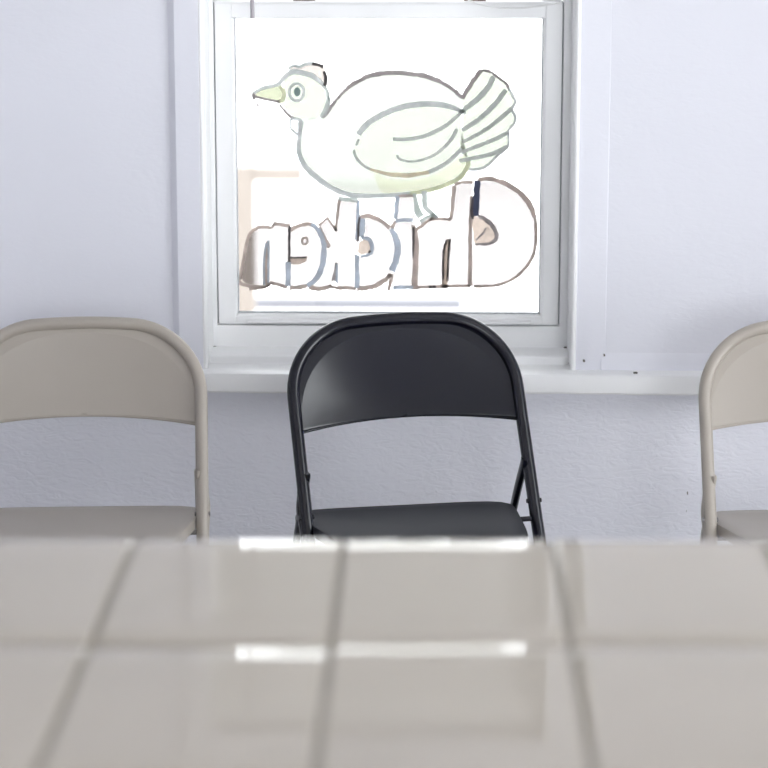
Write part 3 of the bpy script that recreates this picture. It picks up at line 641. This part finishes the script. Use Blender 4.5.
    for (sc, _, dz) in rings:
        for k in range(N):
            x, y = seat_pt(2 * math.pi * k / N); x *= sc; y = cy + (y - cy) * sc
            z = zr + (zf_ - zr) * (y - yr) / (yf - yr) + dz - (.012 * max(0, ((cy - y) / (cy - yf))) ** 3 if y < cy else 0)
            st.v.append((x, y, z))
    for i in range(len(rings) - 1):
        for k in range(N):
            a = i * N + k; b = i * N + (k + 1) % N; st.f.append((a, b, b + N, a + N))
    st.f.append(tuple((len(rings) - 1) * N + k for k in range(N))); st.f.append(tuple(range(N)))
    st.build('seat', seat_mt, root, smooth=True)
    # seat pivots
    for s in (-1, 1):
        MB().tube([(s * .180, -.178, .400), (s * .221, -.178, .400)], .005, 10).build('seat_pivot', M['steel'] if mt is M['beige'] else mt, root, smooth=True)
    return root
def copy_tree(o, parent=None):
    c = o.copy(); COL.objects.link(c)
    if parent: c.parent = parent
    for ch in list(o.children): copy_tree(ch, c)
    return c
def place(ch, px, py, a):
    x, y = PH(px, py, .765); ch.location = (x, y, 0); ch.rotation_euler = (0, 0, math.radians(a))
GRP = 'folding chairs along the window wall'
c1 = make_chair(M['beige'], M['beige']); place(c1, 84, 320, 4)
tag(c1, 'beige steel folding chair left of the window, whole right side in view', 'chair', GRP)
c2 = copy_tree(c1); place(c2, 817, 322, 4)
tag(c2, 'beige steel folding chair right of the window, cut off by the photo edge', 'chair', GRP)
c3 = make_chair(M['black'], M['black_pad'], .193); place(c3, 397.5, 316, 17)
for o_ in c3.children:
    if o_.name.startswith('seat') and 'pivot' not in o_.name: o_.location.x -= .001; o_.location.z -= .008; o_.scale.x = .965; o_.rotation_euler.z = math.radians(-5)     # side play in the worn hinge
tag(c3, 'black steel folding chair under the window, turned slightly right', 'chair', GRP)

# ------------------------------------------------------------------ tiled counter in the foreground
HC = .900; hdrop = CAMH - HC
fx, fy = PH(384, 535, HC)                     # far edge
g2 = PH(384, 641, HC)[1]
TD = fy - g2
x_a, _ = PH(330, 646, HC); x_b, _ = PH(570, 646, HC); x_c, _ = PH(89, 646, HC)
TW = (x_b - x_c) / 2
SH = .03                                      # slope of the counter's long side
vpx = .018 - YAW                              # lean of the cross joints
xj = x_a                                      # middle joint at the second row line
ctr = empty('tiled_counter', (0, fy - 1.5 * TD, 0)); tag(ctr, 'long counter topped with large glossy beige tiles, blurred across the foreground', 'counter')
GW = .0065
def cpt(i, j):          # joint i (columns, 0 = middle joint), j rows back from the far edge
    x = xj + i * TW; y = fy - j * TD
    x += math.tan(.018 - YAW) * (y - g2)
    return Vector((x, y + SH * (x - fx) * .6, HC))
ti = MB()
ROWS = 3; C0, C1 = -3, 3
def tile(i, j):
    a, b, c, d = cpt(i, j + 1), cpt(i + 1, j + 1), cpt(i + 1, j), cpt(i, j)
    g = GW / 2; far_edge = (j == 0)
    tx, ty = random.uniform(-.0015, .0015), random.uniform(-.0008, .0008)
    wide = 1.1 * {(-1, 1): 1.3, (0, 1): .75, (-1, 0): 1.1, (0, 0): 1.1}.get((i, j), 1.0)
    st = stations(wide); n = len(ti.v); rows = 0
    for (u, dz) in st:
        pl_ = a.lerp(d, u); pr_ = b.lerp(c, u); L_t = (d - a).length
        yo = g * (1 - 2 * u)
        for (p, x_, dd) in ((pl_, g, -.0065), (pl_, g, -.0011), (pl_, g + .0016, -.0001), (pl_, g + .0034, 0), (pr_, -g - .0034, 0), (pr_, -g - .0016, -.0001), (pr_, -g, -.0011), (pr_, -g, -.0065)):
            ti.v.append((p.x + x_, p.y + yo, p.z + dz + dd))
        rows += 1
    for r in range(rows - 1):
        for k in range(7):
            q = n + r * 8 + k; ti.f.append((q, q + 1, q + 9, q + 8))
        q = n + r * 8; ti.f.append((q + 7, q, q + 8, q + 15))
    e = n + (rows - 1) * 8; ti.f.append(tuple(n + k for k in range(8))); ti.f.append(tuple(e + k for k in range(8)))
PROF = [(.0, -.0042), (.0006, -.0037), (.003, -.0034), (.007, -.00285), (.012, -.0022), (.018, -.00146), (.024, -.00081), (.030, -.00032), (.036, -.00006), (.042, 0)]
def stations(w):           # (fraction from the near edge, drop) of a gently pillowed tile
    half = [(q * w / TD, z_ * w) for q, z_ in PROF]
    return half + [(1 - u, z_) for u, z_ in half[::-1]]
for j in range(ROWS):
    for i in range(C0, C1): tile(i, j)
kid(ti.build('tile_top', M['tile'], smooth=True), ctr)
p0, p1, p2, p3 = cpt(C0, ROWS), cpt(C1, ROWS), cpt(C1, 0), cpt(C0, 0)
gm = MB(); prof = []
for j in range(ROWS - 1, -1, -1):
    for (u, dz) in stations(1.35): prof.append((j + 1 - u, HC + dz - .0023))
for x_i in (C0, C1):
    for (jj, z_) in prof:
        p = cpt(x_i, jj); gm.v.append((p.x, p.y - (.003 if jj == 0 else 0), z_))
    for jj in (0, ROWS):
        p = cpt(x_i, jj); gm.v.append((p.x, p.y - (.003 if jj == 0 else 0), HC - .012))
k = len(prof) + 2
for q in range(k): gm.f.append((q, (q + 1) % k, k + (q + 1) % k, k + q))
gm.f += [tuple(range(k)), tuple(k + q for q in range(k))]
kid(gm.build('grout', M['grout']), ctr)
# tiled nosing on the far edge
ns = MB()
for i in range(C0, C1):
    a, b = cpt(i, 0), cpt(i + 1, 0); n = len(ns.v)
    for p, s in ((a, 1), (b, -1)):
        for (dy, dz) in ((-.002, -.0074), (.004, -.008), (.008, -.0095), (.010, -.012), (.0105, -.05), (.0, -.05)):
            ns.v.append((p.x + s * GW / 2, p.y + dy, p.z + dz))
    for k in range(6): ns.f.append((n + k, n + (k + 1) % 6, n + 6 + (k + 1) % 6, n + 6 + k))
    ns.f += [tuple(n + k for k in range(6)), tuple(n + 6 + k for k in range(6))]
kid(ns.build('tile_nosing', M['tile'], smooth=True), ctr)
q0, q1, q2, q3 = [p + Vector((dx, dy, 0)) for p, dx, dy in ((p0, .03, .03), (p1, -.03, .03), (p2, -.03, -.04), (p3, .03, -.04))]
cb_ = MB()
for z in (0.0, HC - .012):
    for p in (q0, q1, q2, q3): cb_.v.append((p.x, p.y, z))
cb_.f += [(0, 3, 2, 1), (4, 5, 6, 7), (0, 1, 5, 4), (1, 2, 6, 5), (2, 3, 7, 6), (3, 0, 4, 7)]
kid(cb_.build('counter_base', M['cabinet'], bevel=.004), ctr)

# ------------------------------------------------------------------ outside
struct(MB().box(-14, 14, YW + TH, 40, -.25, -.15).build('ground', M['asphalt']))
ky = PH(384, 299, -.12)[1]
struct(MB().box(-14, P(462, 300, ky)[0], ky - .06, ky, -.152, -.114).build('kerb', M['kerb']))
hs = empty('building', (0, 13.5, -.15)); tag(hs, 'pale rendered building across the street, washed out behind the window glass', 'building')
kid(MB().box(-9, 9, 13.5, 18, -.15, 2.6).build('facade', M['render']), hs)
bx = [P(384, y_, 13.5)[1] for y_ in (52, 58, 128, 131)]
kid(MB().box(-9, 9, 13.47, 13.51, bx[1], bx[0]).build('string_course', M['band']), hs)
py_ = 9.2
rl = empty('porch_railing', (P(245, 200, py_)[0], py_, -.15)); tag(rl, 'peach timber porch post with a top rail outside the left side of the glass', 'railing')
xa, xb = P(232, 200, py_)[0], P(253, 200, py_)[0]; zr0, zr1 = P(250, 181, py_)[1], P(250, 169, py_)[1]
kid(MB().box(xa, xb, py_, py_ + .09, -.15, zr1 + .004).build('post', M['peach'], bevel=.004), rl)
kid(MB().box(xb - .002, P(302, 175, py_)[0], py_ + .01, py_ + .08, zr0, zr1).build('rail', M['peach'], bevel=.004), rl)

# ------------------------------------------------------------------ light
wd = bpy.data.worlds.new('world'); S.world = wd; wd.use_nodes = True
bg = wd.node_tree.nodes['Background']; bg.inputs[0].default_value = (.97, .985, 1.0, 1); bg.inputs[1].default_value = 6
def area(name, loc, rot, sx, sy, power, col=(1, 1, 1)):
    d = bpy.data.lights.new(name, 'AREA'); d.shape = 'RECTANGLE'; d.size = sx; d.size_y = sy; d.energy = power; d.color = col
    o = bpy.data.objects.new(name, d); COL.objects.link(o); o.location = loc; o.rotation_euler = rot; return o
area('daylight', (XR + .3, (RW[0] + RW[1]) / 2, (RW[2] + RW[3]) / 2), (0, math.radians(90), 0), RW[3] - RW[2], RW[1] - RW[0], 48, (.95, .97, 1))
area('daylight', ((FW[0] + FW[1]) / 2, YB - .3, (FW[2] + FW[3]) / 2), (math.radians(90), 0, 0), FW[1] - FW[0], FW[3] - FW[2], 84, (.95, .97, 1))
# two unseen ceiling panels added for light, the right one for a chair highlight
for k, (lx, ly) in enumerate(((-.9, 1.2), (1.6, 3.3))):
    fx_ = empty('added_ceiling_light', (lx, ly, ZC)); struct(fx_)
    kid(MB().box(lx - .62, lx + .62, ly - .17, ly + .17, ZC - .05, ZC).build('housing', M['blind'], bevel=.004), fx_)
    area('added_fill_lamp', (lx, ly, ZC - .06), (0, 0, 0), 1.15, .28, 5, (1, .97, .93))

S.view_settings.view_transform = 'Standard'; S.view_settings.look = 'None'
S.view_settings.exposure = 0.22; S.view_settings.gamma = 1; S.view_settings.use_curve_mapping = False
